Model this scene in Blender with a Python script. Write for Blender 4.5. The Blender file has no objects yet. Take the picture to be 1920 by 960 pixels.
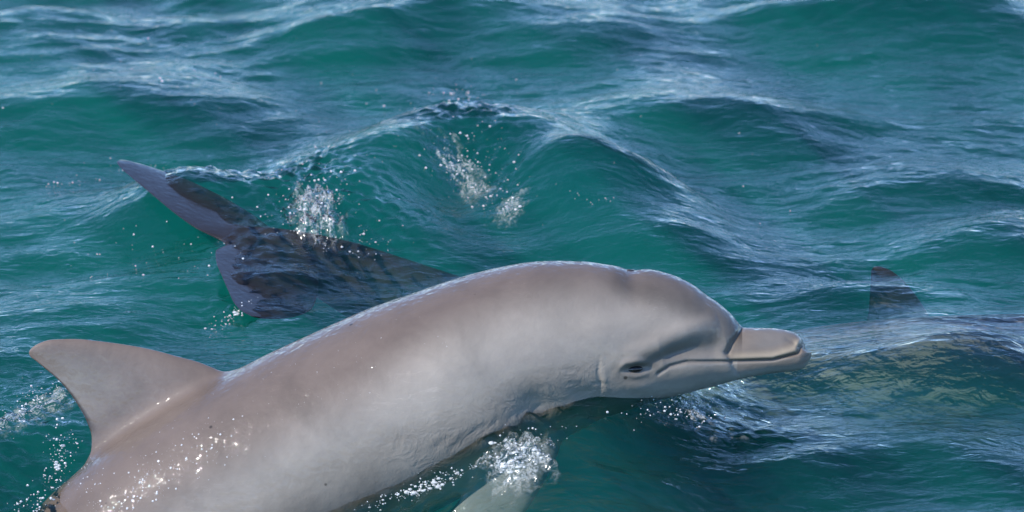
import bpy, math, random
import numpy as np
from mathutils import Vector, Matrix

random.seed(7)
rng = np.random.default_rng(11)
scene = bpy.context.scene
COL = scene.collection

# ------------------------------------------------------------------ camera
DEP = math.radians(17.0)            # looking down at the sea from a boat
DIST = 10.0
cam_d = bpy.data.cameras.new('camera')
cam = bpy.data.objects.new('camera', cam_d)
COL.objects.link(cam)
CAM = Vector((0.0, -DIST * math.cos(DEP), DIST * math.sin(DEP)))
cam.location = CAM
cam.rotation_euler = (math.pi / 2 - DEP, 0, 0)
cam_d.sensor_width = 36.0
cam_d.lens = 180.0
cam_d.clip_start = 0.1
cam_d.clip_end = 2000.0
cam_d.dof.use_dof = True
cam_d.dof.focus_distance = 9.2
cam_d.dof.aperture_fstop = 6.3
scene.camera = cam
FPX = 9600.0                        # focal length in photograph pixels
FWD = Vector((0, math.cos(DEP), -math.sin(DEP)))
UPV = Vector((0, math.sin(DEP), math.cos(DEP)))

# ------------------------------------------------------------------ sky and sun
SUN_DIR = Vector((-0.60, -0.42, 0.66)).normalized()      # towards the sun
world = bpy.data.worlds.new('World')
scene.world = world
world.use_nodes = True
wn = world.node_tree.nodes
wl = world.node_tree.links
wn.clear()
sky = wn.new('ShaderNodeTexSky')
sky.sky_type = 'NISHITA'
sky.sun_disc = False
sky.sun_elevation = math.asin(SUN_DIR.z)
sky.sun_rotation = math.atan2(SUN_DIR.x, SUN_DIR.y)
sky.altitude = 0
sky.air_density = 0.68
sky.dust_density = 0.0
sky.ozone_density = 6.0
bg = wn.new('ShaderNodeBackground')
bg.inputs['Strength'].default_value = 0.14
wo = wn.new('ShaderNodeOutputWorld')
wl.new(sky.outputs[0], bg.inputs['Color'])
wl.new(bg.outputs[0], wo.inputs['Surface'])

sun_d = bpy.data.lights.new('sun', 'SUN')
sun_d.energy = 2.2
sun_d.angle = math.radians(0.53)
sun_d.color = (1.0, 0.95, 0.87)
sun = bpy.data.objects.new('sun', sun_d)
COL.objects.link(sun)
sun.location = SUN_DIR * 30
sun.rotation_euler = SUN_DIR.to_track_quat('Z', 'Y').to_euler()

vs = scene.view_settings
vs.view_transform = 'Standard'
vs.look = 'None'
vs.exposure = 1.5
vs.gamma = 1.0
vs.use_curve_mapping = False
scene.render.engine = 'CYCLES'
cy = scene.cycles
cy.use_denoising = True
cy.max_bounces = 6
cy.diffuse_bounces = 3
cy.glossy_bounces = 3
cy.transparent_max_bounces = 16
cy.volume_bounces = 1
cy.caustics_reflective = False
cy.caustics_refractive = False


# ------------------------------------------------------------------ helpers
def at(px, py, z=0.0):
    """The world point that a sight line of the photograph meets at height z."""
    d = FWD * FPX + Vector((px - 960.0, 0, 0)) + UPV * (480.0 - py)
    t = (z - CAM.z) / d.z
    return CAM + d * t


def pchip(xs, ys, x):
    xs = np.asarray(xs, float); ys = np.asarray(ys, float); x = np.asarray(x, float)
    h = np.diff(xs); d = np.diff(ys) / h
    m = np.zeros_like(ys)
    m[0], m[-1] = d[0], d[-1]
    for i in range(1, len(xs) - 1):
        if d[i - 1] * d[i] > 0:
            w1 = 2 * h[i] + h[i - 1]; w2 = h[i] + 2 * h[i - 1]
            m[i] = (w1 + w2) / (w1 / d[i - 1] + w2 / d[i])
    i = np.clip(np.searchsorted(xs, x) - 1, 0, len(xs) - 2)
    t = np.clip((x - xs[i]) / h[i], 0, 1)
    return ((1 + 2 * t) * (1 - t) ** 2 * ys[i] + t * (1 - t) ** 2 * h[i] * m[i]
            + t * t * (3 - 2 * t) * ys[i + 1] + t * t * (t - 1) * h[i] * m[i + 1])


PERM = rng.permutation(512)
PERM = np.concatenate([PERM, PERM])


def perlin(x, y):
    xi = np.floor(x).astype(int); yi = np.floor(y).astype(int)
    xf = x - xi; yf = y - yi
    xi &= 511; yi &= 511

    def g(ix, iy, fx, fy):
        a = PERM[(PERM[ix & 511] + iy) & 511] * (2 * math.pi / 512)
        return np.cos(a) * fx + np.sin(a) * fy
    u = xf ** 3 * (xf * (xf * 6 - 15) + 10)
    v = yf ** 3 * (yf * (yf * 6 - 15) + 10)
    a = g(xi, yi, xf, yf); b = g(xi + 1, yi, xf - 1, yf)
    c = g(xi, yi + 1, xf, yf - 1); d = g(xi + 1, yi + 1, xf - 1, yf - 1)
    return (a + u * (b - a)) * (1 - v) + (c + u * (d - c)) * v


def seg_dist(x, y, pts):
    """distance to a polyline, signed side (+ above/behind), and arc fraction"""
    best = np.full(x.shape, 1e9); frac = np.zeros(x.shape); side = np.zeros(x.shape)
    L = [0.0]
    for (ax, ay), (bx, by) in zip(pts[:-1], pts[1:]):
        L.append(L[-1] + math.hypot(bx - ax, by - ay))
    for k, ((ax, ay), (bx, by)) in enumerate(zip(pts[:-1], pts[1:])):
        dx, dy = bx - ax, by - ay
        l2 = dx * dx + dy * dy + 1e-12
        t = np.clip(((x - ax) * dx + (y - ay) * dy) / l2, 0, 1)
        ex = x - ax - t * dx; ey = y - ay - t * dy
        d = np.hypot(ex, ey)
        m = d < best
        best = np.where(m, d, best)
        frac = np.where(m, (L[k] + t * (L[k + 1] - L[k])) / L[-1], frac)
        side = np.where(m, dx * ey - dy * ex, side)
    return best, frac, side


def mesh_obj(name, verts, faces, mat, parent=None, smooth=True, link=True):
    me = bpy.data.meshes.new(name)
    verts = np.asarray(verts, dtype=np.float32)
    me.from_pydata([tuple(map(float, v)) for v in verts], [], faces)
    me.update()
    if smooth:
        me.polygons.foreach_set('use_smooth', [True] * len(me.polygons))
    if mat:
        me.materials.append(mat)
    o = bpy.data.objects.new(name, me)
    if link:
        COL.objects.link(o)
    if parent:
        o.parent = parent
    return o


def tag(o, label=None, cat=None, group=None, kind=None):
    if label: o['label'] = label
    if cat: o['category'] = cat
    if group: o['group'] = group
    if kind: o['kind'] = kind
    return o


def new_mat(name):
    m = bpy.data.materials.new(name)
    m.use_nodes = True
    m.node_tree.nodes.clear()
    return m, m.node_tree.nodes, m.node_tree.links


def noise(n, l, vec, scale, detail=3.0, rough=0.55, dist=0.0):
    t = n.new('ShaderNodeTexNoise')
    t.inputs['Scale'].default_value = scale
    t.inputs['Detail'].default_value = detail
    t.inputs['Roughness'].default_value = rough
    t.inputs['Distortion'].default_value = dist
    if vec is not None:
        l.new(vec, t.inputs['Vector'])
    return t


def mathn(n, l, op, a, b=None, clamp=False):
    m = n.new('ShaderNodeMath'); m.operation = op; m.use_clamp = clamp
    for i, v in enumerate((a, b)):
        if v is None: continue
        if isinstance(v, (int, float)): m.inputs[i].default_value = v
        else: l.new(v, m.inputs[i])
    return m.outputs[0]


# ------------------------------------------------------------------ materials
def water_material():
    m, n, l = new_mat('sea_water')
    out = n.new('ShaderNodeOutputMaterial')
    geo = n.new('ShaderNodeNewGeometry')
    mp = n.new('ShaderNodeMapping')
    mp.inputs['Scale'].default_value = (1.0, 1.9, 1.0)
    mp.inputs['Rotation'].default_value = (0, 0, math.radians(8))
    l.new(geo.outputs['Position'], mp.inputs['Vector'])
    n1 = noise(n, l, mp.outputs[0], 26.0, 3.0, 0.6, 0.6)
    n2 = noise(n, l, mp.outputs[0], 7.0, 2.0, 0.5, 0.9)
    b1 = n.new('ShaderNodeBump'); b1.inputs['Strength'].default_value = 1.0
    b1.inputs['Distance'].default_value = 0.0042
    l.new(n1.outputs['Fac'], b1.inputs['Height'])
    b2 = n.new('ShaderNodeBump'); b2.inputs['Strength'].default_value = 1.0
    b2.inputs['Distance'].default_value = 0.007
    l.new(n2.outputs['Fac'], b2.inputs['Height'])
    l.new(b2.outputs[0], b1.inputs['Normal'])
    fr = n.new('ShaderNodeFresnel'); fr.inputs['IOR'].default_value = 1.34
    l.new(b1.outputs[0], fr.inputs['Normal'])
    gl = n.new('ShaderNodeBsdfGlossy')
    gl.inputs['Roughness'].default_value = 0.055
    l.new(b1.outputs[0], gl.inputs['Normal'])
    tr = n.new('ShaderNodeBsdfTransparent')
    mx = n.new('ShaderNodeMixShader')
    l.new(fr.outputs[0], mx.inputs[0]); l.new(tr.outputs[0], mx.inputs[1]); l.new(gl.outputs[0], mx.inputs[2])
    l.new(mx.outputs[0], out.inputs['Surface'])
    ab = n.new('ShaderNodeVolumeAbsorption')
    ab.inputs['Color'].default_value = (0.0, 0.64, 0.55, 1); ab.inputs['Density'].default_value = 1.55
    sc = n.new('ShaderNodeVolumeScatter')
    sc.inputs['Color'].default_value = (0.02, 0.42, 0.38, 1)
    sc.inputs['Density'].default_value = 1.15
    sc.inputs['Anisotropy'].default_value = 0.2
    ad = n.new('ShaderNodeAddShader')
    l.new(ab.outputs[0], ad.inputs[0]); l.new(sc.outputs[0], ad.inputs[1])
    l.new(ad.outputs[0], out.inputs['Volume'])
    return m


def skin_material(name, rough=0.5, coat=0.6, spark=1.0):
    m, n, l = new_mat(name)
    out = n.new('ShaderNodeOutputMaterial')
    p = n.new('ShaderNodeBsdfPrincipled')
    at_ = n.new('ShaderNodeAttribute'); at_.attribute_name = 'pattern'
    wr = n.new('ShaderNodeAttribute'); wr.attribute_name = 'wrinkle'
    tc = n.new('ShaderNodeTexCoord')
    nz = noise(n, l, tc.outputs['Object'], 9.0, 6.0, 0.6, 0.4)
    mr = n.new('ShaderNodeMapRange')
    mr.inputs['To Min'].default_value = 0.82; mr.inputs['To Max'].default_value = 1.18
    mr.inputs['From Min'].default_value = 0.3; mr.inputs['From Max'].default_value = 0.7
    l.new(nz.outputs['Fac'], mr.inputs['Value'])
    mul = n.new('ShaderNodeVectorMath'); mul.operation = 'MULTIPLY'
    l.new(at_.outputs['Color'], mul.inputs[0]); l.new(mr.outputs[0], mul.inputs[1])
    # scattered dark pock marks
    vo = n.new('ShaderNodeTexVoronoi'); vo.inputs['Scale'].default_value = 13.0
    vo.inputs['Randomness'].default_value = 1.0
    l.new(tc.outputs['Object'], vo.inputs['Vector'])
    spot = n.new('ShaderNodeMapRange')
    spot.inputs['From Min'].default_value = 0.035; spot.inputs['From Max'].default_value = 0.055
    spot.inputs['To Min'].default_value = 0.3; spot.inputs['To Max'].default_value = 1.0
    l.new(vo.outputs['Distance'], spot.inputs['Value'])
    mul2 = n.new('ShaderNodeVectorMath'); mul2.operation = 'MULTIPLY'
    l.new(mul.outputs[0], mul2.inputs[0]); l.new(spot.outputs[0], mul2.inputs[1])
    # old rake marks: thin pale scratches in patches
    smap = n.new('ShaderNodeMapping'); smap.inputs['Scale'].default_value = (3.0, 20.0, 20.0)
    smap.inputs['Rotation'].default_value = (0, math.radians(28), 0)
    l.new(tc.outputs['Object'], smap.inputs['Vector'])
    sn = noise(n, l, smap.outputs[0], 4.0, 2.0, 0.5, 0.7)
    sl = mathn(n, l, 'ABSOLUTE', mathn(n, l, 'SUBTRACT', sn.outputs['Fac'], 0.5))
    sm_ = n.new('ShaderNodeMapRange')
    sm_.inputs['From Min'].default_value = 0.0; sm_.inputs['From Max'].default_value = 0.012
    sm_.inputs['To Min'].default_value = 1.0; sm_.inputs['To Max'].default_value = 0.0
    l.new(sl, sm_.inputs['Value'])
    pn = noise(n, l, tc.outputs['Object'], 5.0, 2.0)
    pm = n.new('ShaderNodeMapRange')
    pm.inputs['From Min'].default_value = 0.52; pm.inputs['From Max'].default_value = 0.62
    l.new(pn.outputs['Fac'], pm.inputs['Value'])
    sc_ = mathn(n, l, 'MULTIPLY', sm_.outputs[0], pm.outputs[0])
    gain = mathn(n, l, 'MULTIPLY_ADD', sc_, 0.16); gain.node.inputs[2].default_value = 1.0
    mul3 = n.new('ShaderNodeVectorMath'); mul3.operation = 'MULTIPLY'
    l.new(mul2.outputs[0], mul3.inputs[0]); l.new(gain, mul3.inputs[1])
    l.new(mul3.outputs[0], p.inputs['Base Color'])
    p.inputs['Roughness'].default_value = rough
    p.inputs['Specular IOR Level'].default_value = 0.12
    p.inputs['Coat Weight'].default_value = coat
    p.inputs['Coat Roughness'].default_value = 0.025
    p.inputs['Coat IOR'].default_value = 1.36
    # skin folds (only where the animal has them) and a fine grain
    wv = noise(n, l, tc.outputs['Object'], 22.0, 3.0, 0.6, 1.6)
    rid = mathn(n, l, 'ABSOLUTE', mathn(n, l, 'SUBTRACT', wv.outputs['Fac'], 0.5))
    rid = mathn(n, l, 'MULTIPLY', rid, wr.outputs['Fac'])
    b0 = n.new('ShaderNodeBump'); b0.inputs['Distance'].default_value = 0.02
    b0.inputs['Strength'].default_value = 0.2
    l.new(rid, b0.inputs['Height'])
    g = noise(n, l, tc.outputs['Object'], 60.0, 4.0, 0.6, 0.0)
    b1 = n.new('ShaderNodeBump'); b1.inputs['Distance'].default_value = 0.0016
    b1.inputs['Strength'].default_value = 0.6
    l.new(g.outputs['Fac'], b1.inputs['Height']); l.new(b0.outputs[0], b1.inputs['Normal'])
    l.new(b1.outputs[0], p.inputs['Normal'])
    # beads of water in the wet film
    d = noise(n, l, tc.outputs['Object'], 70.0, 1.0, 0.5, 0.3)
    b2 = n.new('ShaderNodeBump'); b2.inputs['Distance'].default_value = 0.0030 * spark
    b2.inputs['Strength'].default_value = 1.0
    l.new(d.outputs['Fac'], b2.inputs['Height']); l.new(b0.outputs[0], b2.inputs['Normal'])
    l.new(b2.outputs[0], p.inputs['Coat Normal'])
    l.new(p.outputs[0], out.inputs['Surface'])
    return m


def simple_mat(name, col, rough, spec=0.5, trans=0.0):
    m, n, l = new_mat(name)
    out = n.new('ShaderNodeOutputMaterial')
    p = n.new('ShaderNodeBsdfPrincipled')
    tc = n.new('ShaderNodeTexCoord')
    nz = noise(n, l, tc.outputs['Object'], 30.0, 3.0)
    mix = n.new('ShaderNodeMix'); mix.data_type = 'RGBA'
    mix.inputs['A'].default_value = (*[c * 0.8 for c in col], 1)
    mix.inputs['B'].default_value = (*[min(1, c * 1.2) for c in col], 1)
    l.new(nz.outputs['Fac'], mix.inputs['Factor'])
    l.new(mix.outputs['Result'], p.inputs['Base Color'])
    p.inputs['Roughness'].default_value = rough
    p.inputs['Specular IOR Level'].default_value = spec
    l.new(p.outputs[0], out.inputs['Surface'])
    return m


def drop_material(name, clear, rough):
    """splashed water and froth: glossy, white as froth and as painted sparkle on drops, partly see-through"""
    m, n, l = new_mat(name)
    out = n.new('ShaderNodeOutputMaterial')
    p = n.new('ShaderNodeBsdfPrincipled')
    tc = n.new('ShaderNodeTexCoord')
    nz = noise(n, l, tc.outputs['Object'], 40.0, 2.0)
    mr = n.new('ShaderNodeMapRange')
    mr.inputs['From Min'].default_value = 0.3; mr.inputs['From Max'].default_value = 0.7
    mr.inputs['To Min'].default_value = 0.62; mr.inputs['To Max'].default_value = 0.95
    l.new(nz.outputs['Fac'], mr.inputs['Value'])
    l.new(mr.outputs[0], p.inputs['Base Color'])
    p.inputs['Roughness'].default_value = rough
    p.inputs['Specular IOR Level'].default_value = 0.6
    tr = n.new('ShaderNodeBsdfTransparent'); tr.inputs['Color'].default_value = (0.93, 0.98, 0.97, 1)
    lw = n.new('ShaderNodeLayerWeight'); lw.inputs['Blend'].default_value = 0.45
    fac = n.new('ShaderNodeMapRange')
    fac.inputs['To Min'].default_value = 1 - clear; fac.inputs['To Max'].default_value = 1.0
    l.new(lw.outputs['Facing'], fac.inputs['Value'])
    mx = n.new('ShaderNodeMixShader')
    l.new(fac.outputs[0], mx.inputs[0])
    l.new(tr.outputs[0], mx.inputs[1]); l.new(p.outputs[0], mx.inputs[2])
    l.new(mx.outputs[0], out.inputs['Surface'])
    return m


def splash_material():
    m, n, l = new_mat('thrown_water')
    out = n.new('ShaderNodeOutputMaterial')
    geo = n.new('ShaderNodeNewGeometry')
    na = noise(n, l, geo.outputs['Position'], 60.0, 4.0, 0.65, 1.2)
    rid = mathn(n, l, 'ABSOLUTE', mathn(n, l, 'SUBTRACT', na.outputs['Fac'], 0.5))
    fo = n.new('ShaderNodeMapRange')
    fo.inputs['From Min'].default_value = 0.0; fo.inputs['From Max'].default_value = 0.07
    fo.inputs['To Min'].default_value = 0.38; fo.inputs['To Max'].default_value = 0.02
    l.new(rid, fo.inputs['Value'])
    ea = n.new('ShaderNodeAttribute'); ea.attribute_name = 'body_of_water'
    fof = mathn(n, l, 'MULTIPLY', fo.outputs[0], ea.outputs['Fac'])
    wh = n.new('ShaderNodeBsdfPrincipled')
    wh.inputs['Base Color'].default_value = (0.82, 0.85, 0.85, 1); wh.inputs['Roughness'].default_value = 0.15
    tr = n.new('ShaderNodeBsdfTransparent')
    gl = n.new('ShaderNodeBsdfGlossy'); gl.inputs['Roughness'].default_value = 0.08
    fr = n.new('ShaderNodeFresnel'); fr.inputs['IOR'].default_value = 1.34
    m1 = n.new('ShaderNodeMixShader'); m2 = n.new('ShaderNodeMixShader')
    l.new(fr.outputs[0], m1.inputs[0]); l.new(tr.outputs[0], m1.inputs[1]); l.new(gl.outputs[0], m1.inputs[2])
    l.new(fof, m2.inputs[0]); l.new(m1.outputs[0], m2.inputs[1]); l.new(wh.outputs[0], m2.inputs[2])
    l.new(m2.outputs[0], out.inputs['Surface'])
    return m


M_WATER = water_material()
M_SKIN = skin_material('dolphin_skin')
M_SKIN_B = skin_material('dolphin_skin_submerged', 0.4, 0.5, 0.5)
M_EYE = simple_mat('dolphin_eye', (0.008, 0.007, 0.007), 0.08, 0.6)
M_HOLE = simple_mat('blowhole_skin', (0.05, 0.045, 0.045), 0.35, 0.4)
M_BED = simple_mat('seabed_sand', (0.05, 0.07, 0.05), 0.9, 0.1)
M_DROP = drop_material('water_drops', 0.45, 0.08)
M_SPLASH = splash_material()
M_FROTH = drop_material('water_froth', 0.7, 0.12)

# ------------------------------------------------------------------ the sea
# crests traced on the water: (points in the photograph, height, front width, back width)
CRESTS = [
    ([(520, 330), (640, 275), (760, 205), (860, 178), (960, 195), (1050, 240), (1150, 300), (1250, 340)], 0.165, 0.15, 0.22),
    ([(1080, 345), (1150, 338), (1230, 345), (1310, 372)], 0.055, 0.10, 0.10),
    ([(-60, 200), (60, 165), (170, 145), (300, 150), (430, 180)], 0.085, 0.16, 0.25),
    ([(1120, 205), (1200, 178), (1290, 165), (1400, 172), (1540, 195)], 0.085, 0.15, 0.26),
    ([(1500, -30), (1650, -15), (1900, -22)], 0.09, 0.18, 0.3),
    ([(-40, 5), (60, 25), (150, 45), (320, 42)], 0.05, 0.14, 0.2),
    ([(640, 30), (740, -5), (860, -20), (1000, -5), (1130, 30)], 0.09, 0.17, 0.28),
    ([(1640, 655), (1720, 635), (1830, 630), (1960, 640)], 0.085, 0.11, 0.2),
    ([(1480, 850), (1600, 822), (1720, 818), (1860, 842), (1960, 870)], 0.045, 0.09, 0.15),
    ([(1700, 470), (1800, 432), (1900, 425), (1980, 440)], 0.05, 0.12, 0.2),
    ([(1600, 330), (1700, 310), (1800, 318), (1880, 340)], 0.05, 0.12, 0.2),
    ([(-40, 420), (60, 385), (160, 355), (260, 345)], 0.03, 0.07, 0.15),
    ([(260, 560), (380, 525), (480, 500)], 0.03, 0.08, 0.14),
    ([(-20, 640), (60, 600), (180, 585)], 0.03, 0.09, 0.14),
    ([(1480, 560), (1580, 540), (1700, 545)], 0.025, 0.06, 0.12),
    ([(1050, 850), (1200, 790), (1330, 745), (1420, 740)], 0.04, 0.09, 0.12),
]


# broken water: splash rings and the wash along the bodies (place, spread in metres, roughness)
CHOP = [(580, 400, 0.10, 0.22, 0.030), (880, 320, 0.10, 0.30, 0.022), (940, 390, 0.06, 0.14, 0.022), (1290, 770, 0.12, 0.14, 0.022), (970, 870, 0.10, 0.14, 0.035),
        (790, 925, 0.12, 0.10, 0.026), (430, 600, 0.06, 0.12, 0.02), (400, 380, 0.18, 0.2, 0.016), (520, 500, 0.14, 0.25, 0.016), (60, 800, 0.12, 0.4, 0.018), (700, 470, 0.12, 0.2, 0.02), (1400, 850, 0.08, 0.1, 0.012)]


def height(x, y, fine=True):
    wx = x + 0.10 * perlin(x * 1.7 + 3.1, y * 1.7 - 8.2) + 0.03 * perlin(x * 5 + 9, y * 5 + 1)
    wy = y + 0.10 * perlin(x * 1.7 - 5.3, y * 1.7 + 4.4) + 0.03 * perlin(x * 5 - 7, y * 5 + 6)
    c, s = math.cos(0.18), math.sin(0.18)
    u = wx * c + wy * s; v = -wx * s + wy * c
    near = np.exp(-((x / 4.0) ** 4 + (y / 5.0) ** 4))
    h = 0.030 * perlin(u * 0.55 + 7.7, v * 0.9 + 2.2)
    r = np.abs(perlin(u * 1.5 + 1.3, v * 2.6 + 5.9))
    h += near * 0.015 * perlin(u * 4.2 + 61.0, v * 7.5 + 17.0)
    h += 0.036 * (0.22 - np.sqrt(r * r + 0.002))
    h += 0.024 * perlin(u * 2.7 + 21.0, v * 4.6 - 3.0)
    h += near * 0.012 * perlin(u * 6.0 - 11.0, v * 11.0 + 9.0)
    r2 = np.abs(perlin(u * 8.0 + 40.0, v * 17.0 - 14.0))
    h += near * 0.0085 * (0.2 - np.sqrt(r2 * r2 + 0.004))
    if fine:
        r3 = np.abs(perlin(u * 15.0 - 4.0, v * 36.0 + 31.0))
        h += near * 0.003 * (0.2 - np.sqrt(r3 * r3 + 0.004))
    for px, py, wx_, wy_, a in CHOP:
        p = at(px, py, 0)
        e = np.exp(-((x - p.x) / wx_) ** 2 - ((y - p.y) / wy_) ** 2)
        ok = e > 0.02
        if ok.any():
            r4 = np.abs(perlin(x[ok] * 24 + 3, y[ok] * 24 + 8)) - 0.2 + 0.6 * perlin(x[ok] * 47 + 1, y[ok] * 47 - 5)
            h[ok] += a * e[ok] * r4
    cen = np.exp(-((x / 1.6) ** 6 + ((y - 0.1) / 1.7) ** 6))
    h *= 1 - 0.38 * cen
    for pts, a, wf, wb in CRESTS:
        P = [at(px, py, a) for px, py in pts]
        P2 = [(p.x, p.y) for p in P]
        seg = np.array(P2)
        arc = np.concatenate([[0], np.cumsum(np.hypot(*np.diff(seg, axis=0).T))])
        nk = max(10, int(arc[-1] / 0.05))
        tt = np.linspace(0, arc[-1], nk)
        cx = pchip(arc, seg[:, 0], tt); cy_ = pchip(arc, seg[:, 1], tt)
        gx = np.gradient(cx, tt); gy = np.gradient(cy_, tt); gl = np.hypot(gx, gy)
        env = np.sin(np.pi * (tt / arc[-1] * 0.86 + 0.07)) ** 0.8
        wb = wb * 0.85
        rw = 2.2 * max(wf, wb) + 0.1
        ok = (x > cx.min() - rw) & (x < cx.max() + rw) & (y > cy_.min() - rw) & (y < cy_.max() + rw)
        if not ok.any(): continue
        qx = wx[ok] * 0.6 + x[ok] * 0.4; qy = wy[ok] * 0.6 + y[ok] * 0.4
        acc = np.zeros(len(qx))
        for k in range(nk):
            dx = qx - cx[k]; dy = qy - cy_[k]
            d = np.sqrt(dx * dx + dy * dy + 0.0009)
            side = (-dx * gy[k] + dy * gx[k]) / gl[k] / d
            w = wf + (wb - wf) * (0.5 + 0.5 * side)
            acc += np.exp(-10 * ((d - 0.03) / w) ** 1.6) * env[k] ** 10
        h[ok] += a * 0.78 * acc ** 0.1
    return h


# the hollow and the heaped water the swimming animals make
SWELLS = [(200, 1010, -0.20, 0.38, 0.35), (620, 1000, -0.06, 0.25, 0.25), (1030, 900, 0.075, 0.2, 0.26), (1150, 790, 0.06, 0.2, 0.20), (800, 470, 0.04, 0.16, 0.2), (1330, 745, 0.02, 0.15, 0.15),
          (1440, 740, -0.04, 0.10, 0.10)]


HEAPS = [(-0.65, 0.19, 0.112, 0.17, 0.17), (-0.44, -0.20, 0.03, 0.14, 0.15), (0.72, -0.10, -0.03, 0.15, 0.15)]      # water lifted on the flukes, drawn down over the back fin


def dips(x, y, h):
    for cx, cy_, a, wx, wy in HEAPS:
        h = h + a * np.exp(-((x - cx) / wx) ** 2 - ((y - cy_) / wy) ** 2)
    for px, py, a, wx, wy in SWELLS:
        p = at(px, py, 0)
        h = h + a * np.exp(-((x - p.x) / wx) ** 2 - ((y - p.y) / wy) ** 2)
    return h


def build_sea():
    def axis(lo, hi, step, far):
        core = list(np.arange(lo, hi + step * 0.5, step))
        a, st = [], step
        p = core[-1]
        while p < far:
            st *= 1.14; p += st; a.append(p)
        b, st = [], step
        p = core[0]
        while p > -far:
            st *= 1.14; p -= st; b.append(p)
        return np.array(b[::-1] + core + a)
    xs = axis(-1.35, 1.35, 0.0055, 400.0)
    ys = axis(-1.5, 2.1, 0.007, 400.0)
    X, Y = np.meshgrid(xs, ys)
    x = X.ravel(); y = Y.ravel()
    z = height(x, y)
    z = dips(x, y, z)
    nx, ny = len(xs), len(ys)
    V = np.stack([x, y, z], 1)
    i = np.arange(nx * ny).reshape(ny, nx)
    q = np.stack([i[:-1, :-1].ravel(), i[:-1, 1:].ravel(), i[1:, 1:].ravel(), i[1:, :-1].ravel()], 1)
    loop = list(i[0, :]) + list(i[1:, -1]) + list(i[-1, -2::-1]) + list(i[-2:0:-1, 0])
    base = len(V)
    low = V[loop].copy(); low[:, 2] = -5.0
    V = np.concatenate([V, low])
    faces = q.tolist()
    nl = len(loop)
    for k in range(nl):
        k2 = (k + 1) % nl
        faces.append([loop[k2], loop[k], base + k, base + k2])
    faces.append([base + k for k in range(nl)][::-1])
    o = mesh_obj('sea', V, faces, M_WATER)
    tag(o, 'green rippled sea water with blue sky reflections around the dolphins', 'water', kind='structure')
    b = mesh_obj('seabed', [(-420, -420, -5.4), (420, -420, -5.4), (420, 420, -5.4), (-420, 420, -5.4)], [(0, 1, 2, 3)], M_BED)
    tag(b, 'dark sandy seabed under the green water', 'seabed', kind='structure')
    return o


# ------------------------------------------------------------------ dolphins
# The animal is drawn in its own long plane: u to the snout, v to the back, in pixels of the photograph
SPINE = [(1521, 661), (1440, 661), (1360, 659), (1280, 655), (1200, 651), (1120, 651), (1040, 659), (960, 676), (880, 702),
         (800, 735), (700, 781), (600, 830), (500, 881), (400, 936), (300, 1000), (190, 1090), (60, 1240), (-60, 1390),
         (-170, 1520), (-270, 1620), (-350, 1690), (-430, 1760)]
T_RD = [(0, 8), (4, 19), (12, 29), (24, 37), (50, 43), (80, 46), (128, 46), (134, 50), (142, 59), (152, 70), (165, 81), (182, 93), (200, 103),
        (230, 123), (262, 136), (300, 145), (335, 149), (371, 152), (420, 162), (500, 173), (590, 177), (680, 180), (770, 187),
        (880, 190), (1000, 193), (1200, 190), (1350, 186), (1480, 178), (1650, 152), (1850, 112), (2020, 78), (2180, 52), (2300, 28), (2370, 6)]
T_RV = [(0, 8), (4, 17), (12, 27), (24, 33), (80, 40), (120, 48), (170, 63), (220, 79), (270, 95), (350, 120), (430, 146), (510, 170),
        (600, 190), (700, 204), (900, 212), (1100, 210), (1300, 196), (1480, 170), (1650, 142), (1850, 106), (2020, 76), (2180, 52), (2300, 28), (2370, 6)]
T_W = [(0, 9), (4, 22), (12, 33), (24, 40), (80, 47), (128, 50), (138, 60), (165, 69), (200, 82), (260, 99), (335, 115), (420, 134),
       (510, 156), (600, 172), (700, 184), (900, 192), (1100, 189), (1300, 176), (1480, 150), (1650, 116), (1850, 72), (2020, 44), (2180, 27), (2300, 17), (2370, 5)]
MOUTH = [(1524, 640), (1512, 645), (1493, 662), (1447, 674), (1361, 677), (1285, 678), (1252, 686), (1231, 699)]
CAPE = [(1521, 300), (1400, 560), (1330, 575), (1250, 562), (1160, 548), (1052, 552), (948, 580), (834, 627), (750, 684), (678, 741), (560, 800),
        (400, 890), (250, 990), (100, 1130), (-300, 1650), (-500, 1900)]


def lerp3(a, b, t):
    return a + (b - a) * t


def loft_fin(le, te, th, nrm, K=40, M=44, round_tip=True):
    """closed wing: leading and trailing edge points (in 3-D), half thickness, thickness direction"""
    le = np.array(le, float); te = np.array(te, float); th = np.array(th, float)
    k0 = np.arange(len(le)); kk = np.linspace(0, len(le) - 1, K)
    LE = np.stack([pchip(k0, le[:, j], kk) for j in range(3)], 1)
    TE = np.stack([pchip(k0, te[:, j], kk) for j in range(3)], 1)
    TH = pchip(k0, th, kk)
    nrm = np.array(nrm, float)
    a = np.linspace(0, 2 * np.pi, M, endpoint=False)
    u = (1 - np.cos(a)) / 2
    prof = 5 * (0.2969 * np.sqrt(u) - 0.126 * u - 0.3516 * u ** 2 + 0.2843 * u ** 3 - 0.1015 * u ** 4)
    prof = prof / prof.max() * np.sign(np.sin(a) + 1e-9)
    V, F = [], []
    for k in range(K):
        for j in range(M):
            V.append(LE[k] + (TE[k] - LE[k]) * u[j] + nrm * TH[k] * prof[j])
    for k in range(K - 1):
        for j in range(M):
            j2 = (j + 1) % M
            F.append([k * M + j, k * M + j2, (k + 1) * M + j2, (k + 1) * M + j])
    F.append([(K - 1) * M + j for j in range(M)])
    F.append([j for j in range(M)][::-1])
    return np.array(V), F


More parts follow.
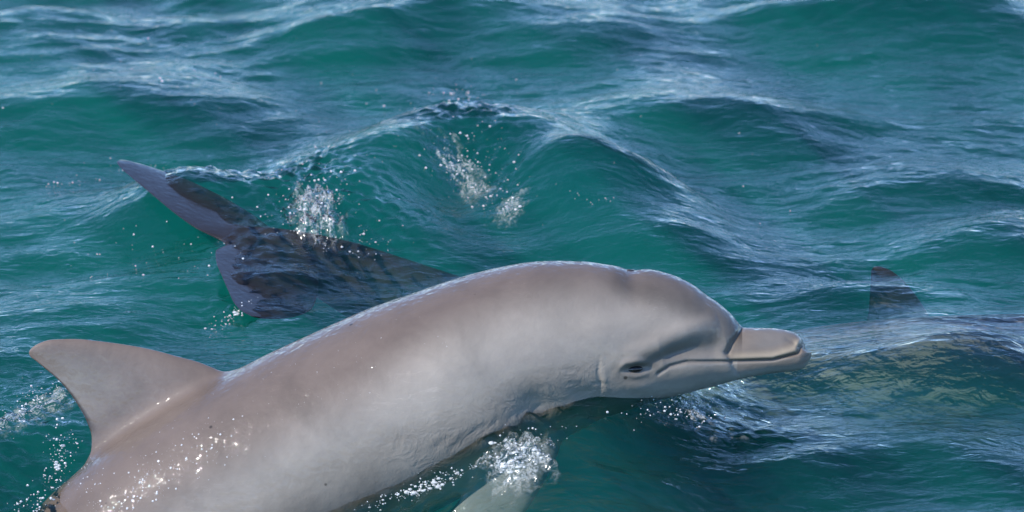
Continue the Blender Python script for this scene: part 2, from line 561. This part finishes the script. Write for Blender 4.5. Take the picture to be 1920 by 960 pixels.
def dolphin_body(spine=SPINE, ds_head=2.0, ds_body=8.0, M=200, detail=True, dorsal=True, flipper_sweep=1.0,
                 fluke_yaw=0.0, fluke_roll=0.0, fluke_scale=1.0):
    sp = np.array(spine, float)
    ref = np.array(SPINE, float)

    def arclen(p):
        return np.concatenate([[0], np.cumsum(np.hypot(*np.diff(p, axis=0).T))])
    L = arclen(sp)
    total = 2365.0
    s = np.concatenate([[0, 0.8, 2, 4, 6.5], np.arange(9, 430, ds_head), np.arange(430, total, ds_body), [total]])
    lx = pchip(L, sp[:, 0], np.minimum(s, L[-1])); lz = pchip(L, sp[:, 1], np.minimum(s, L[-1]))
    # smooth the centre line a little, then tangents
    tx = np.gradient(lx, s); tz = np.gradient(lz, s)
    for _ in range(30):
        tx[1:-1] = (tx[:-2] + tx[1:-1] * 2 + tx[2:]) / 4; tz[1:-1] = (tz[:-2] + tz[1:-1] * 2 + tz[2:]) / 4
    nn = np.hypot(tx, tz); tx /= nn; tz /= nn
    # towards the back of the animal: image up is -y
    nx, nz = -tz, tx
    flip = np.where(nz > 0, -1.0, 1.0); nx = nx * flip; nz = nz * flip
    phi = np.linspace(0, 2 * np.pi, M, endpoint=False)          # 0 = back, pi = belly; 0..pi is the camera side
    S, PH = np.meshgrid(s, phi, indexing='ij')
    cph, sph = np.cos(PH), np.sin(PH)
    up = cph > 0
    Sd = np.clip(S - 33 * (1 - np.abs(cph)) * np.exp(-((S - 140) / 70) ** 2), 0, total)
    rd = pchip(*np.array(T_RD).T, Sd); rv = pchip(*np.array(T_RV).T, S); w = pchip(*np.array(T_W).T, Sd)
    vert = np.where(up, rd, rv) * cph
    lat = w * np.sign(sph) * np.abs(sph) ** 0.94
    # the lower jaw reaches a little further than the upper
    U = lx[:, None] + nx[:, None] * vert
    W = lz[:, None] + nz[:, None] * vert
    U = U - np.where(up, 11, 0) * np.clip(1 - S / 60, 0, 1) * np.clip(cph * 3, 0, 1)
    D = lat
    shade = np.zeros_like(U)
    wrink = np.zeros_like(U)
    # centre-ward direction in this plane
    inx, inz = lx[:, None] - U, lz[:, None] - W
    ind = -D
    il = np.sqrt(inx ** 2 + inz ** 2 + ind ** 2) + 1e-6
    inx, inz, ind = inx / il, inz / il, ind / il
    # colours, on the animal as it lies in the straight reference pose
    Lr = arclen(ref)
    rx = pchip(Lr, ref[:, 0], np.minimum(s, Lr[-1])); rz = pchip(Lr, ref[:, 1], np.minimum(s, Lr[-1]))
    rtx = np.gradient(rx, s); rtz = np.gradient(rz, s); rn = np.hypot(rtx, rtz)
    rnx, rnz = -rtz / rn, rtx / rn
    f2 = np.where(rnz > 0, -1.0, 1.0); rnx *= f2; rnz *= f2
    RU = rx[:, None] + rnx[:, None] * vert; RW = rz[:, None] + rnz[:, None] * vert

    def press(du):
        nonlocal U, W, D
        U = U + inx * du; W = W + inz * du; D = D + ind * du
    side_w = np.clip(np.abs(sph) * 3 - 0.2, 0, 1)
    dm, fm, sm = seg_dist(RU, RW, MOUTH)
    head = (S < 420)

    def line(pts, width, depth, taper=True):
        d, f, _ = seg_dist(RU, RW, pts)
        e = np.sin(np.pi * np.clip(f, 0.02, 0.98)) ** 0.5 if taper else 1.0
        press(depth * np.exp(-(d / width) ** 2) * e * side_w * (S < 1200))

    def blob(cx, cz, wx, wz, depth, ang=0.0):
        c, s_ = math.cos(ang), math.sin(ang)
        a = (RU - cx) * c + (RW - cz) * s_; b = -(RU - cx) * s_ + (RW - cz) * c
        press(depth * np.exp(-(a / wx) ** 2 - (b / wz) ** 2) * side_w)
    if detail:
        # hollow between forehead and mouth, brow over the eye
        line([(1235, 668), (1300, 652), (1362, 640)], 26, 13)
        line([(1165, 672), (1215, 652), (1290, 622), (1350, 600)], 20, -9)
        line([(1195, 688), (1240, 668), (1300, 645)], 9, 4)
        blob(1187, 690, 26, 9, 7, -0.1)
        line([(1155, 694), (1170, 678), (1192, 674), (1220, 680)], 6, -5)
        line([(1160, 698), (1187, 702), (1215, 697)], 5, -3.5)
        line([(1122, 668), (1119, 695), (1124, 720), (1120, 745)], 4, 2.0)
        line([(1132, 690), (1133, 715), (1138, 735)], 5, -1.2)
        line([(1100, 700), (1075, 690), (1052, 688)], 3, 1.8)
        blob(1095, 745, 45, 28, 8, 0.3)
        blob(1010, 765, 50, 38, 15, 0.4)
        blob(1130, 620, 60, 35, -5)
        blob(860, 660, 60, 60, -5)
        blob(1200, 722, 28, 12, -4)
        # ripples of skin in front of the flipper
        for k in range(9):
            x0 = 815 + k * 22 + rng.uniform(-6, 6); y0 = 838 - k * 8 + rng.uniform(-10, 10)
            ln = rng.uniform(18, 42)
            line([(x0, y0), (x0 + ln * 0.35, y0 - ln * 0.5), (x0 + ln * 1.1, y0 - ln * 0.8)], 3.2, 2.2)
        for k in range(8):
            x0 = 980 + rng.uniform(0, 130); y0 = 690 + rng.uniform(0, 90)
            line([(x0, y0), (x0 + 18, y0 - 3), (x0 + 36, y0 + rng.uniform(-8, 8))], 3, 1.6)
        # the mouth line and the lip under it
        g = np.exp(-(dm / 2.8) ** 2) * side_w * (S < 330)
        press(4.5 * g)
        lip = np.exp(-((dm - 7) / 5.0) ** 2) * (sm > 0) * side_w * np.clip((190 - S) / 60, 0, 1)
        press(-3.0 * lip)
        line([(1391, 612), (1384, 622), (1368, 642), (1360, 662)], 5, 3.5, False)
        # folds at the tip of the beak, dip of the blowhole
        line([(1470, 632), (1490, 640), (1500, 652)], 4, 2.0)
        top = np.clip(cph * 2.2 - 1.0, 0, 1)
        press(5 * np.exp(-((S - 338) / 18) ** 2) * top)
        press(-1.5 * np.exp(-((S - 372) / 18) ** 2) * top)
        press(-0.5 * np.exp(-((S - 305) / 18) ** 2) * top)
    # flank colours
    dc, fc, sc_ = seg_dist(RU, RW, CAPE)
    sgn = np.where(sc_ > 0, 1.0, -1.0)        # + above the cape line
    t = np.clip(dc * sgn / 115 + 0.5, 0, 1); t = t * t * (3 - 2 * t)
    t = np.where(S < 140, 0.45, t)
    cape = np.array([0.115, 0.086, 0.070]); flank = np.array([0.250, 0.216, 0.180]); belly = np.array([0.30, 0.285, 0.265])
    col = flank + (cape - flank) * t[..., None]
    under = np.clip((-cph - 0.55) / 0.35, 0, 1)
    under = under * under * (3 - 2 * under)
    col = col + (belly - col) * under[..., None] * 0.8
    # paler nose plate, yellowish lips, eye-to-beak band with cheek shade painted in
    beak = np.clip((134 + 0 - Sd) / 5, 0, 1)
    bc = np.array([0.15, 0.115, 0.088])
    col = col + (bc - col) * (beak * (cph > -0.25) * 0.8)[..., None]
    lipc = np.array([0.26, 0.215, 0.155])
    lm = np.clip(1 - np.abs(dm - 9) / 12, 0, 1) * (sm > 0) * np.clip((185 - S) / 50, 0, 1)
    col = col + (lipc - col) * (lm * 0.8)[..., None]
    jaw = np.clip((dm - 16) / 12, 0, 1) * (sm > 0) * np.clip((150 - S) / 60, 0, 1)
    col = col + (np.array([0.11, 0.105, 0.1]) - col) * (jaw * 0.6)[..., None]
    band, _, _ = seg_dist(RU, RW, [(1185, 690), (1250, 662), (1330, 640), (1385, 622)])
    col = col * (1 - 0.42 * np.exp(-(band / 26) ** 2) * (S > 132) * (S < 380))[..., None]  # eye stripe, deepened to paint the shade below the brow
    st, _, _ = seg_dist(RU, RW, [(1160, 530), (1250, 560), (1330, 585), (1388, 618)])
    col = col * (1 - 0.38 * np.exp(-(st / 24) ** 2) * (S > 132) * (S < 420))[..., None]  # forehead stripe: shade on the front of the melon darkened into the colour
    ml = np.exp(-(dm / 2.6) ** 2) * side_w * (S < 330)
    col = col * (1 - 0.5 * ml)[..., None]
    dw, _, _ = seg_dist(RU, RW, [(780, 840), (900, 800), (1020, 750), (1100, 720)])
    wrink = np.exp(-(dw / 48) ** 2) * (np.abs(sph) > 0.2)
    n_r, n_p = U.shape
    pieces = []
    V = np.stack([U.ravel(), D.ravel(), W.ravel()], 1)
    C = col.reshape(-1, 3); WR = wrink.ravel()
    i = np.arange(n_r * n_p).reshape(n_r, n_p); i2 = np.roll(i, -1, axis=1)
    F = np.stack([i[:-1].ravel(), i2[:-1].ravel(), i2[1:].ravel(), i[1:].ravel()], 1).tolist()
    F.append(list(i[0])[::-1]); F.append(list(i[-1]))

    def add(v, f, c):
        pieces.append((v, f, np.tile(c, (len(v), 1)) if np.ndim(c) == 1 else c, np.zeros(len(v))))

    def frame(sq):
        """position, tail-ward tangent and back normal at arc length sq"""
        k = int(np.argmin(np.abs(s - sq)))
        return np.array([lx[k], 0, lz[k]]), np.array([tx[k], 0, tz[k]]), np.array([nx[k], 0, nz[k]])

    if dorsal:
        LEp = [(500, 742), (440, 700), (418, 691), (400, 686), (340, 670), (270, 652), (200, 641), (140, 635), (100, 636), (74, 643), (60, 652), (56, 657)]
        TEp = [(190, 960), (163, 856), (166, 834), (169, 815), (163, 790), (150, 765), (130, 735), (108, 710), (87, 692), (68, 676), (58, 668), (55, 662)]
        th = [80, 37, 26, 21, 17.5, 14.5, 12, 9.5, 7.5, 5.5, 3.5, 1.5]
        # move the drawing onto this pose: express it in the frame at the fin's root
        k_ref = int(np.argmin(np.abs(s - 1270)))
        o_r = np.array([rx[k_ref], rz[k_ref]]); t_r = np.array([rtx[k_ref], rtz[k_ref]]) / rn[k_ref]; n_r2 = np.array([rnx[k_ref], rnz[k_ref]])
        o, t_, n_ = frame(1270)

        def mv(p):
            d = np.array(p, float) - o_r
            return o + t_ * d.dot(t_r) + n_ * d.dot(n_r2)
        v, f = loft_fin([mv(p) for p in LEp], [mv(p) for p in TEp], th, (0, 1, 0), K=70, M=72)
        kk = np.repeat(np.linspace(0, 1, 70), 72)
        uu = np.tile((1 - np.cos(np.linspace(0, 2 * np.pi, 72, endpoint=False))) / 2, 70)
        c = np.tile(cape * 1.2, (len(v), 1))
        mid = np.clip(1 - np.abs(kk - 0.55) / 0.4, 0, 1)[:, None] * np.clip(uu * 1.6, 0, 1)[:, None]
        c = c + (np.array([0.165, 0.15, 0.133]) - c) * mid * 0.75
        c = c * (1 - 0.75 * (np.clip((uu - 0.955) / 0.03, 0, 1) * (kk > 0.25)))[:, None]
        add(v, f, c)
    # flippers
    o, t_, n_ = frame(545)
    for sd in (1, -1):
        lat_ = np.array([0, 1.0, 0]) * sd
        root = o - n_ * 176 + lat_ * 62 + t_ * 45
        out_ = lat_ * 0.20 - n_ * 0.78 + t_ * 0.58 * flipper_sweep
        out_ /= np.linalg.norm(out_)
        ch = t_ - out_ * t_.dot(out_); ch /= np.linalg.norm(ch)
        th_dir = np.cross(out_, ch)
        hs = np.array([-60, 0, 50, 120, 190, 250, 290, 312, 322])
        lo = np.array([-75, -62, -55, -42, -12, 28, 66, 98, 118]); hi = np.array([85, 72, 72, 78, 92, 108, 122, 130, 128])
        th = [34, 26, 20, 15, 11, 8, 5, 3, 1.2]
        le = [root + out_ * h + ch * a for h, a in zip(hs, lo)]
        te = [root + out_ * h + ch * a for h, a in zip(hs, hi)]
        v, f = loft_fin(le, te, th, th_dir, K=36, M=36)
        add(v, f, np.array([0.16, 0.145, 0.14]))
    # tail flukes
    o, t_, n_ = frame(2235)
    cy_, sy_ = math.cos(fluke_yaw), math.sin(fluke_yaw)
    cr, sr = math.cos(fluke_roll), math.sin(fluke_roll)
    lat0 = np.array([0, 1.0, 0])
    tt = t_ * cy_ + lat0 * sy_; ll = lat0 * cy_ - t_ * sy_
    ll, nr = ll * cr + n_ * sr, n_ * cr - ll * sr
    for sd in (1, -1):
        hs = np.array([-6, 0, 40, 95, 155, 215, 262, 292, 306]) * fluke_scale
        lo = np.array([-105, -80, -38, -6, 22, 56, 100, 150, 190]) * fluke_scale
        hi = np.array([122, 134, 168, 190, 204, 217, 226, 224, 212]) * fluke_scale
        th = [26, 25, 19, 14, 11, 8, 5.5, 3.2, 1.2]
        le = [o + ll * sd * h + tt * a for h, a in zip(hs, lo)]
        te = [o + ll * sd * h + tt * a for h, a in zip(hs, hi)]
        v, f = loft_fin(le, te, th, nr, K=44, M=36)
        add(v, f, np.array([0.12, 0.10, 0.102]))
    return [(V, F, C, WR)] + pieces


def weld(pieces, S_px, org_px, mat, blend):
    """union the lofted pieces into one skin and soften the joints"""
    import bmesh
    obs = []
    for k, (V, F, C, WR) in enumerate(pieces):
        P = np.stack([(V[:, 0] - org_px[0]) / S_px, -V[:, 1] / S_px, (org_px[1] - V[:, 2]) / S_px], 1)
        o = mesh_obj('body', P, F, mat)
        me = o.data
        bm = bmesh.new(); bm.from_mesh(me)
        bmesh.ops.recalc_face_normals(bm, faces=bm.faces)
        bm.to_mesh(me); bm.free()
        ca = me.color_attributes.new('pattern', 'FLOAT_COLOR', 'POINT')
        ca.data.foreach_set('color', np.concatenate([C, np.ones((len(C), 1))], 1).astype(np.float32).ravel())
        wa = me.attributes.new('wrinkle', 'FLOAT', 'POINT')
        wa.data.foreach_set('value', WR.astype(np.float32))
        pa = me.attributes.new('piece', 'FLOAT', 'POINT')
        pa.data.foreach_set('value', np.full(len(V), float(k), np.float32))
        obs.append(o)
    base = obs[0]
    for o in obs[1:]:
        md = base.modifiers.new('union', 'BOOLEAN')
        md.operation = 'UNION'; md.solver = 'EXACT'; md.object = o
    dg = bpy.context.evaluated_depsgraph_get()
    me = bpy.data.meshes.new_from_object(base.evaluated_get(dg))
    for o in obs[1:]:
        old = o.data; bpy.data.objects.remove(o); bpy.data.meshes.remove(old)
    base.modifiers.clear()
    old = base.data; base.data = me; bpy.data.meshes.remove(old)
    me.name = 'body'
    from mathutils.kdtree import KDTree
    tot = sum(len(p[0]) for p in pieces)
    kd = KDTree(tot); q = 0
    for V, F, C, WR in pieces:
        P = np.stack([(V[:, 0] - org_px[0]) / S_px, -V[:, 1] / S_px, (org_px[1] - V[:, 2]) / S_px], 1)
        for v in P:
            kd.insert(v, q); q += 1
    kd.balance()
    nv = len(me.vertices)
    near_i = np.array([kd.find(v.co)[1] for v in me.vertices])
    allc = np.concatenate([p[2] for p in pieces]); allw = np.concatenate([p[3] for p in pieces])
    allp = np.concatenate([np.full(len(p[0]), float(k)) for k, p in enumerate(pieces)])
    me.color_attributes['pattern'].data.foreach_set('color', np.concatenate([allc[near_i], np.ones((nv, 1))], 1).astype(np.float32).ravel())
    me.attributes['wrinkle'].data.foreach_set('value', allw[near_i].astype(np.float32))
    me.attributes['piece'].data.foreach_set('value', allp[near_i].astype(np.float32))
    co = np.empty(nv * 3, np.float32); me.vertices.foreach_get('co', co); co = co.reshape(-1, 3).astype(float)
    ed = np.empty(len(me.edges) * 2, np.int32); me.edges.foreach_get('vertices', ed); ed = ed.reshape(-1, 2)
    pc = np.empty(nv, np.float32); me.attributes['piece'].data.foreach_get('value', pc)
    cc = np.empty(nv * 4, np.float32); me.color_attributes['pattern'].data.foreach_get('color', cc); cc = cc.reshape(-1, 4)
    seam = np.zeros(nv, bool)
    bad = np.abs(pc[ed[:, 0]] - pc[ed[:, 1]]) > 0.01
    seam[ed[bad].ravel()] = True
    print('WELD', nv, 'seam', int(seam.sum()), 'pieces', sorted(set(pc.round(2)))[:8])
    sp = co[seam]
    if len(sp):
        sp = sp[::max(1, len(sp) // 500)]
        dist = np.full(nv, 1e9)
        for q in sp:
            np.minimum(dist, ((co - q) ** 2).sum(1), out=dist)
        wgt = np.clip(1 - np.sqrt(dist) / blend, 0, 1)[:, None]
        wgt = wgt * wgt * (3 - 2 * wgt)
        deg = np.bincount(ed.ravel(), minlength=nv)[:, None] + 1e-9
        for it in range(60):
            for arr in (co, cc):
                acc = np.zeros_like(arr)
                np.add.at(acc, ed[:, 0], arr[ed[:, 1]]); np.add.at(acc, ed[:, 1], arr[ed[:, 0]])
                arr += (acc / deg - arr) * wgt * 0.6
            if it == 24 and nv < 60000: break
        me.vertices.foreach_set('co', co.astype(np.float32).ravel())
        me.color_attributes['pattern'].data.foreach_set('color', cc.astype(np.float32).ravel())
    me.update()
    me.polygons.foreach_set('use_smooth', [True] * len(me.polygons))
    return base


def make_dolphin(name, S_px, org_px, mat, blend=0.06, tone=1.0, **kw):
    """an Empty that carries the body; drawing pixels become metres about org_px"""
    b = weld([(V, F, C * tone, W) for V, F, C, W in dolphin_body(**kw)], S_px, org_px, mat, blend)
    root = bpy.data.objects.new(name, None)
    root.empty_display_size = 0.1
    COL.objects.link(root)
    b.parent = root
    return root, b


def near_dolphin():
    D = 8.92
    S = FPX / D
    root, body = make_dolphin('dolphin', S, (960, 480), M_SKIN)
    root.location = CAM + FWD * D
    root.rotation_euler = (-DEP, 0, 0)
    tag(root, 'pale grey bottlenose dolphin leaping out nearest the camera with beak and dorsal fin dry', 'dolphin')

    def loc(px, py, lat):
        return ((px - 960) / S, -lat / S, (480 - py) / S)
    # eyes, both sides
    for sd in (1, -1):
        vs_, fs_ = [], []
        R, Q = 12, 18
        for a in range(R + 1):
            th = math.pi * a / R
            for b in range(Q):
                ph = 2 * math.pi * b / Q
                vs_.append((15.5 / S * math.sin(th) * math.cos(ph), 9.0 / S * math.cos(th) * -1, 7.0 / S * math.sin(th) * math.sin(ph)))
        for a in range(R):
            for b in range(Q):
                fs_.append([a * Q + b, a * Q + (b + 1) % Q, (a + 1) * Q + (b + 1) % Q, (a + 1) * Q + b])
        e = mesh_obj('eye', vs_, fs_, M_EYE, root)
        e.location = loc(1187, 690, sd * 100)
        e.rotation_euler = (0, math.radians(-4), 0)
    # blowhole: a crescent slit on the crown
    vs_, fs_ = [], []
    N = 16
    for k in range(N + 1):
        a = math.pi * (k / N - 0.5) * 0.9
        wdt = 5.0 * math.cos(a) + 0.6
        for dx, dz in ((-wdt, 0), (0, -4), (wdt, 0), (0, 2)):
            vs_.append(((math.cos(a) * 14 + dx) / S, -math.sin(a) * 20 / S, dz / S))
    for k in range(N):
        for j in range(4):
            fs_.append([k * 4 + j, k * 4 + (j + 1) % 4, (k + 1) * 4 + (j + 1) % 4, (k + 1) * 4 + j])
    fs_.append([3, 2, 1, 0]); fs_.append([N * 4 + j for j in range(4)])
    h = mesh_obj('blowhole', vs_, fs_, M_HOLE, root)
    h.location = loc(1174, 507, 0)
    glint_beads(body)
    return root


def fluke_dolphin():
    # swims to the right behind the near one, tail breaking the surface
    sp = [(1521, 1040), (1440, 1040), (1360, 1039), (1280, 1038), (1200, 1036), (1120, 1034), (1000, 1030), (880, 1022), (760, 1010), (640, 996),
          (520, 976), (400, 952), (280, 920), (160, 882), (40, 836), (-80, 782), (-200, 722), (-320, 660), (-440, 600), (-560, 548), (-714, 504), (-840, 486), (-920, 478)]
    sp = [(a, 504 + (b - 504) * 1.11) for a, b in sp]
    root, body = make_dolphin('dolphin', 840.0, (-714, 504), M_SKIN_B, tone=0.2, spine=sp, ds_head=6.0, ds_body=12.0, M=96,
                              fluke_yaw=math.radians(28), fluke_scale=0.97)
    root.location = Vector((-0.565, -0.0, 0.045))
    root.rotation_euler = (math.radians(1.0), 0, math.radians(-2))
    tag(root, 'dark submerged dolphin behind whose tail flukes break the surface in spray', 'dolphin')
    return root


def under_dolphin():
    sp = [(1521 - 121 * k, 690 - (k / 20.0) ** 2 * 90) for k in range(21)]
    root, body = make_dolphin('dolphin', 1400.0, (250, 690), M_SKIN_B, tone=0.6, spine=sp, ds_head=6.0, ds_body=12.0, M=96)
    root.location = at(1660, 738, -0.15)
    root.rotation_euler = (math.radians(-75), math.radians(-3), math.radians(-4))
    tag(root, 'small pale dolphin wholly under water at the right beyond the snout', 'dolphin')
    return root


# ------------------------------------------------------------------ spray and froth
def ico():
    t = (1 + 5 ** 0.5) / 2
    v = np.array([(-1, t, 0), (1, t, 0), (-1, -t, 0), (1, -t, 0), (0, -1, t), (0, 1, t), (0, -1, -t), (0, 1, -t), (t, 0, -1), (t, 0, 1), (-t, 0, -1), (-t, 0, 1)], float)
    v /= np.linalg.norm(v[0])
    f = [(0, 11, 5), (0, 5, 1), (0, 1, 7), (0, 7, 10), (0, 10, 11), (1, 5, 9), (5, 11, 4), (11, 10, 2), (10, 7, 6), (7, 1, 8),
         (3, 9, 4), (3, 4, 2), (3, 2, 6), (3, 6, 8), (3, 8, 9), (4, 9, 5), (2, 4, 11), (6, 2, 10), (8, 6, 7), (9, 8, 1)]
    v = v.tolist(); cache = {}

    def mid(a, b):
        k = (min(a, b), max(a, b))
        if k not in cache:
            m = (np.array(v[a]) + np.array(v[b])) / 2
            v.append((m / np.linalg.norm(m)).tolist()); cache[k] = len(v) - 1
        return cache[k]
    g = []
    for a, b, c in f:
        x, y, z = mid(a, b), mid(b, c), mid(c, a)
        g += [(a, x, z), (b, y, x), (c, z, y), (x, y, z)]
    return np.array(v), np.array(g)


ICO_V, ICO_F = ico()


def on_water(q, it=10):
    """where the sight lines through these places of the photograph meet the waves"""
    z = np.zeros(len(q))
    for _ in range(it):
        pts = np.array([tuple(at(qx, qy, zz))[:2] for (qx, qy), zz in zip(q, z)])
        zn = dips(pts[:, 0], pts[:, 1], height(pts[:, 0].copy(), pts[:, 1].copy()))
        z = z * 0.5 + zn * 0.5
    return pts, zn


def splash(px, py, rx, ry, h, rot, label, seed):
    """a heap of thrown-up water: spiky dome that dies into the sea surface"""
    n = 74
    g = np.linspace(-1, 1, n)
    A, B = np.meshgrid(g, g)
    r = np.sqrt(A * A + B * B)
    c, s_ = math.cos(rot), math.sin(rot)
    (p,), _ = on_water([(px, py)])
    X = p[0] + (A * rx) * c - (B * ry) * s_; Y = p[1] + (A * rx) * s_ + (B * ry) * c
    zw = dips(X.ravel(), Y.ravel(), height(X.ravel().copy(), Y.ravel().copy())).reshape(n, n)
    edge = r + 0.7 * perlin(A * 2.6 + seed, B * 2.6 - seed) + 0.25 * perlin(A * 7 + seed, B * 7)
    dome = np.clip(1 - edge, 0, 1) ** 0.8
    k1 = 1 - np.abs(perlin(X * 45 + seed * 3, Y * 45 + 5)) * 3.0
    k2 = 1 - np.abs(perlin(X * 95 - 9, Y * 95 + seed)) * 3.0
    zz = zw + h * dome * (0.35 + 0.55 * k1 + 0.35 * k2) - 0.006 * (1 - dome) - 0.004
    X = X + 0.35 * h * dome * perlin(A * 9 + 4, B * 9 + seed); Y = Y + 0.35 * h * dome * perlin(A * 9 - 4, B * 9 - seed)
    i = np.arange(n * n).reshape(n, n)
    F = np.stack([i[:-1, :-1].ravel(), i[:-1, 1:].ravel(), i[1:, 1:].ravel(), i[1:, :-1].ravel()], 1)
    keep = (edge.ravel()[F] < 1.05).all(1)
    o = mesh_obj('splash', np.stack([X.ravel(), Y.ravel(), zz.ravel()], 1), F[keep].tolist(), M_SPLASH)
    ea = o.data.attributes.new('body_of_water', 'FLOAT', 'POINT')
    ea.data.foreach_set('value', np.clip(dome * 1.7 - 0.1, 0, 1).ravel().astype(np.float32))
    tag(o, label, 'splash', kind='stuff')
    return o


def scatter(name, label, cat, mat, clusters, flat=1.0):
    """clusters: (px, py, spread px x, spread px y, slope, count, rmin, rmax, lift)"""
    rad, lift, q = [], [], []
    for px, py, sx, sy, slope, cnt, r0, r1, up in clusters:
        for _ in range(int(cnt * 0.7)):
            gx = rng.normal(0, 0.5)
            q.append((px + sx * gx, py + sy * rng.normal(0, 0.5) + slope * sx * gx))
            rad.append(r0 + (r1 - r0) * rng.random() ** 4); lift.append(abs(rng.normal(0, 0.6)) * up)
    pts, z = on_water(q)
    V, F = [], []
    for (x, y), r, zz, u in zip(pts, rad, z, lift):
        k = np.array([rng.uniform(0.8, 1.3), rng.uniform(0.8, 1.3), rng.uniform(0.7, 1.1) * flat]) * r
        F.append(ICO_F + len(ICO_V) * len(V))
        V.append(ICO_V * k + np.array([x, y, zz + u + r * 0.1]))
    o = mesh_obj(name, np.concatenate(V), np.concatenate(F).tolist(), mat)
    tag(o, label, cat, kind='stuff')
    return o


def build_spray():
    scatter('spray_droplets', 'white glinting droplets of spray thrown over the green water', 'spray', M_DROP, [
        (590, 385, 70, 50, -0.2, 170, 0.0008, 0.0026, 0.035), (560, 420, 90, 40, 0.3, 60, 0.0006, 0.002, 0.01),
        (880, 250, 130, 90, 0.3, 70, 0.0006, 0.0026, 0.004), (860, 185, 50, 14, 0, 40, 0.0008, 0.0022, 0.01), (900, 330, 100, 70, 0.4, 150, 0.0006, 0.0026, 0.006),
        (1280, 765, 100, 24, -0.15, 170, 0.0006, 0.0022, 0.01), (1350, 780, 50, 18, -0.2, 40, 0.0006, 0.002, 0.006),
        (970, 850, 80, 45, -0.3, 120, 0.0006, 0.0022, 0.012), (780, 915, 120, 14, -0.38, 160, 0.0006, 0.0022, 0.004),
        (60, 760, 60, 40, -0.5, 110, 0.0006, 0.0022, 0.01), (110, 860, 40, 60, -0.8, 130, 0.0006, 0.0026, 0.012), (60, 950, 50, 30, -0.5, 80, 0.0006, 0.0026, 0.012),
        (430, 600, 50, 20, -0.5, 70, 0.0006, 0.0022, 0.01), (120, 345, 60, 12, -0.1, 30, 0.0006, 0.002, 0.004), (320, 325, 110, 12, 0.1, 60, 0.0006, 0.002, 0.006),
        (300, 480, 160, 60, 0, 60, 0.0006, 0.0022, 0.006), (250, 150, 300, 130, 0, 50, 0.0006, 0.0022, 0.02), (1110, 374, 50, 8, 0.1, 18, 0.0008, 0.0026, 0.003),
        (700, 250, 180, 100, 0, 40, 0.0006, 0.0022, 0.01), (1300, 250, 400, 150, 0, 25, 0.0006, 0.0016, 0.004), (690, 450, 90, 40, 0.0, 70, 0.0006, 0.0022, 0.006),
    ])
    scatter('froth', 'white froth bubbles where splashes broke the green water', 'froth', M_FROTH, [
        (590, 390, 45, 34, -0.1, 60, 0.001, 0.005, 0.01), (850, 305, 36, 16, 0.2, 40, 0.001, 0.006, 0.0), (960, 385, 26, 12, 0, 30, 0.001, 0.005, 0.0),
        (890, 340, 60, 40, 0.4, 50, 0.001, 0.004, 0.0),
        (970, 855, 60, 36, -0.35, 120, 0.001, 0.006, 0.006), (800, 915, 90, 10, -0.38, 120, 0.001, 0.005, 0.001), (1300, 765, 60, 18, -0.15, 60, 0.001, 0.004, 0.002),
        (440, 592, 22, 12, -0.6, 30, 0.001, 0.004, 0.002), (60, 760, 60, 12, -0.8, 50, 0.001, 0.003, 0.002), (110, 880, 20, 40, -1, 50, 0.001, 0.004, 0.004),
    ], flat=0.6)
    splash(592, 398, 0.060, 0.13, 0.034, 0.2, 'white splash where the dark tail stem meets its flukes', 1.3)
    splash(850, 312, 0.055, 0.16, 0.007, 0.5, 'pale bubbling patch on the face of the central wave', 2.9)
    splash(955, 388, 0.035, 0.07, 0.007, -0.3, 'small bright splash low on the face of the central wave', 4.1)
    splash(970, 850, 0.065, 0.10, 0.016, 0.3, 'glassy white splash against the near dolphin below its flank', 5.7)
    splash(1290, 768, 0.11, 0.09, 0.008, 0.2, 'sparkling bubbles under the chin of the near dolphin', 7.3)
    splash(60, 770, 0.05, 0.22, 0.008, -0.6, 'white wash behind the dorsal fin at the left edge', 8.8)


def glint_beads(body):
    """white beads set on the wet back to stand in for sun glints"""
    from mathutils.bvhtree import BVHTree
    mw = body.parent.matrix_basis @ body.matrix_basis
    vs_ = [mw @ v.co for v in body.data.vertices]
    bvh = BVHTree.FromPolygons(vs_, [tuple(p.vertices) for p in body.data.polygons])
    V, F = [], []
    for px, py, sx, sy, slope, cnt, r0, r1 in [(290, 880, 130, 60, -0.45, 150, 0.0004, 0.0022), (250, 930, 90, 30, -0.4, 70, 0.0005, 0.0026), (400, 830, 80, 60, -0.4, 50, 0.0004, 0.0018),
                                             (560, 720, 140, 80, -0.4, 40, 0.0003, 0.0010), (700, 690, 200, 90, -0.3, 20, 0.0003, 0.0010), (150, 900, 40, 60, -0.8, 50, 0.0004, 0.002)]:
        for _ in range(cnt):
            gx = rng.normal(0, 0.5)
            qx = px + sx * gx; qy = py + sy * rng.normal(0, 0.5) + slope * sx * gx
            d = (FWD * FPX + Vector((qx - 960.0, 0, 0)) + UPV * (480.0 - qy)).normalized()
            hit, nrm, idx, dist = bvh.ray_cast(CAM, d)
            if hit is None: continue
            r = (r0 + (r1 - r0) * rng.random() ** 4) * 0.8
            q = nrm.to_track_quat('Z', 'Y').to_matrix()
            M3 = np.array(q)
            k = np.array([rng.uniform(0.8, 1.4), rng.uniform(0.8, 1.4), 0.55]) * r
            F.append(ICO_F + len(ICO_V) * len(V))
            V.append((ICO_V * k) @ M3.T + np.array(hit))
    o = mesh_obj('glint_beads', np.concatenate(V), np.concatenate(F).tolist(), M_DROP)
    tag(o, 'white beads of water standing in for sun glints on the back of the near dolphin', 'droplets', kind='stuff')


build_sea()
build_spray()
near_dolphin()
fluke_dolphin()
under_dolphin()
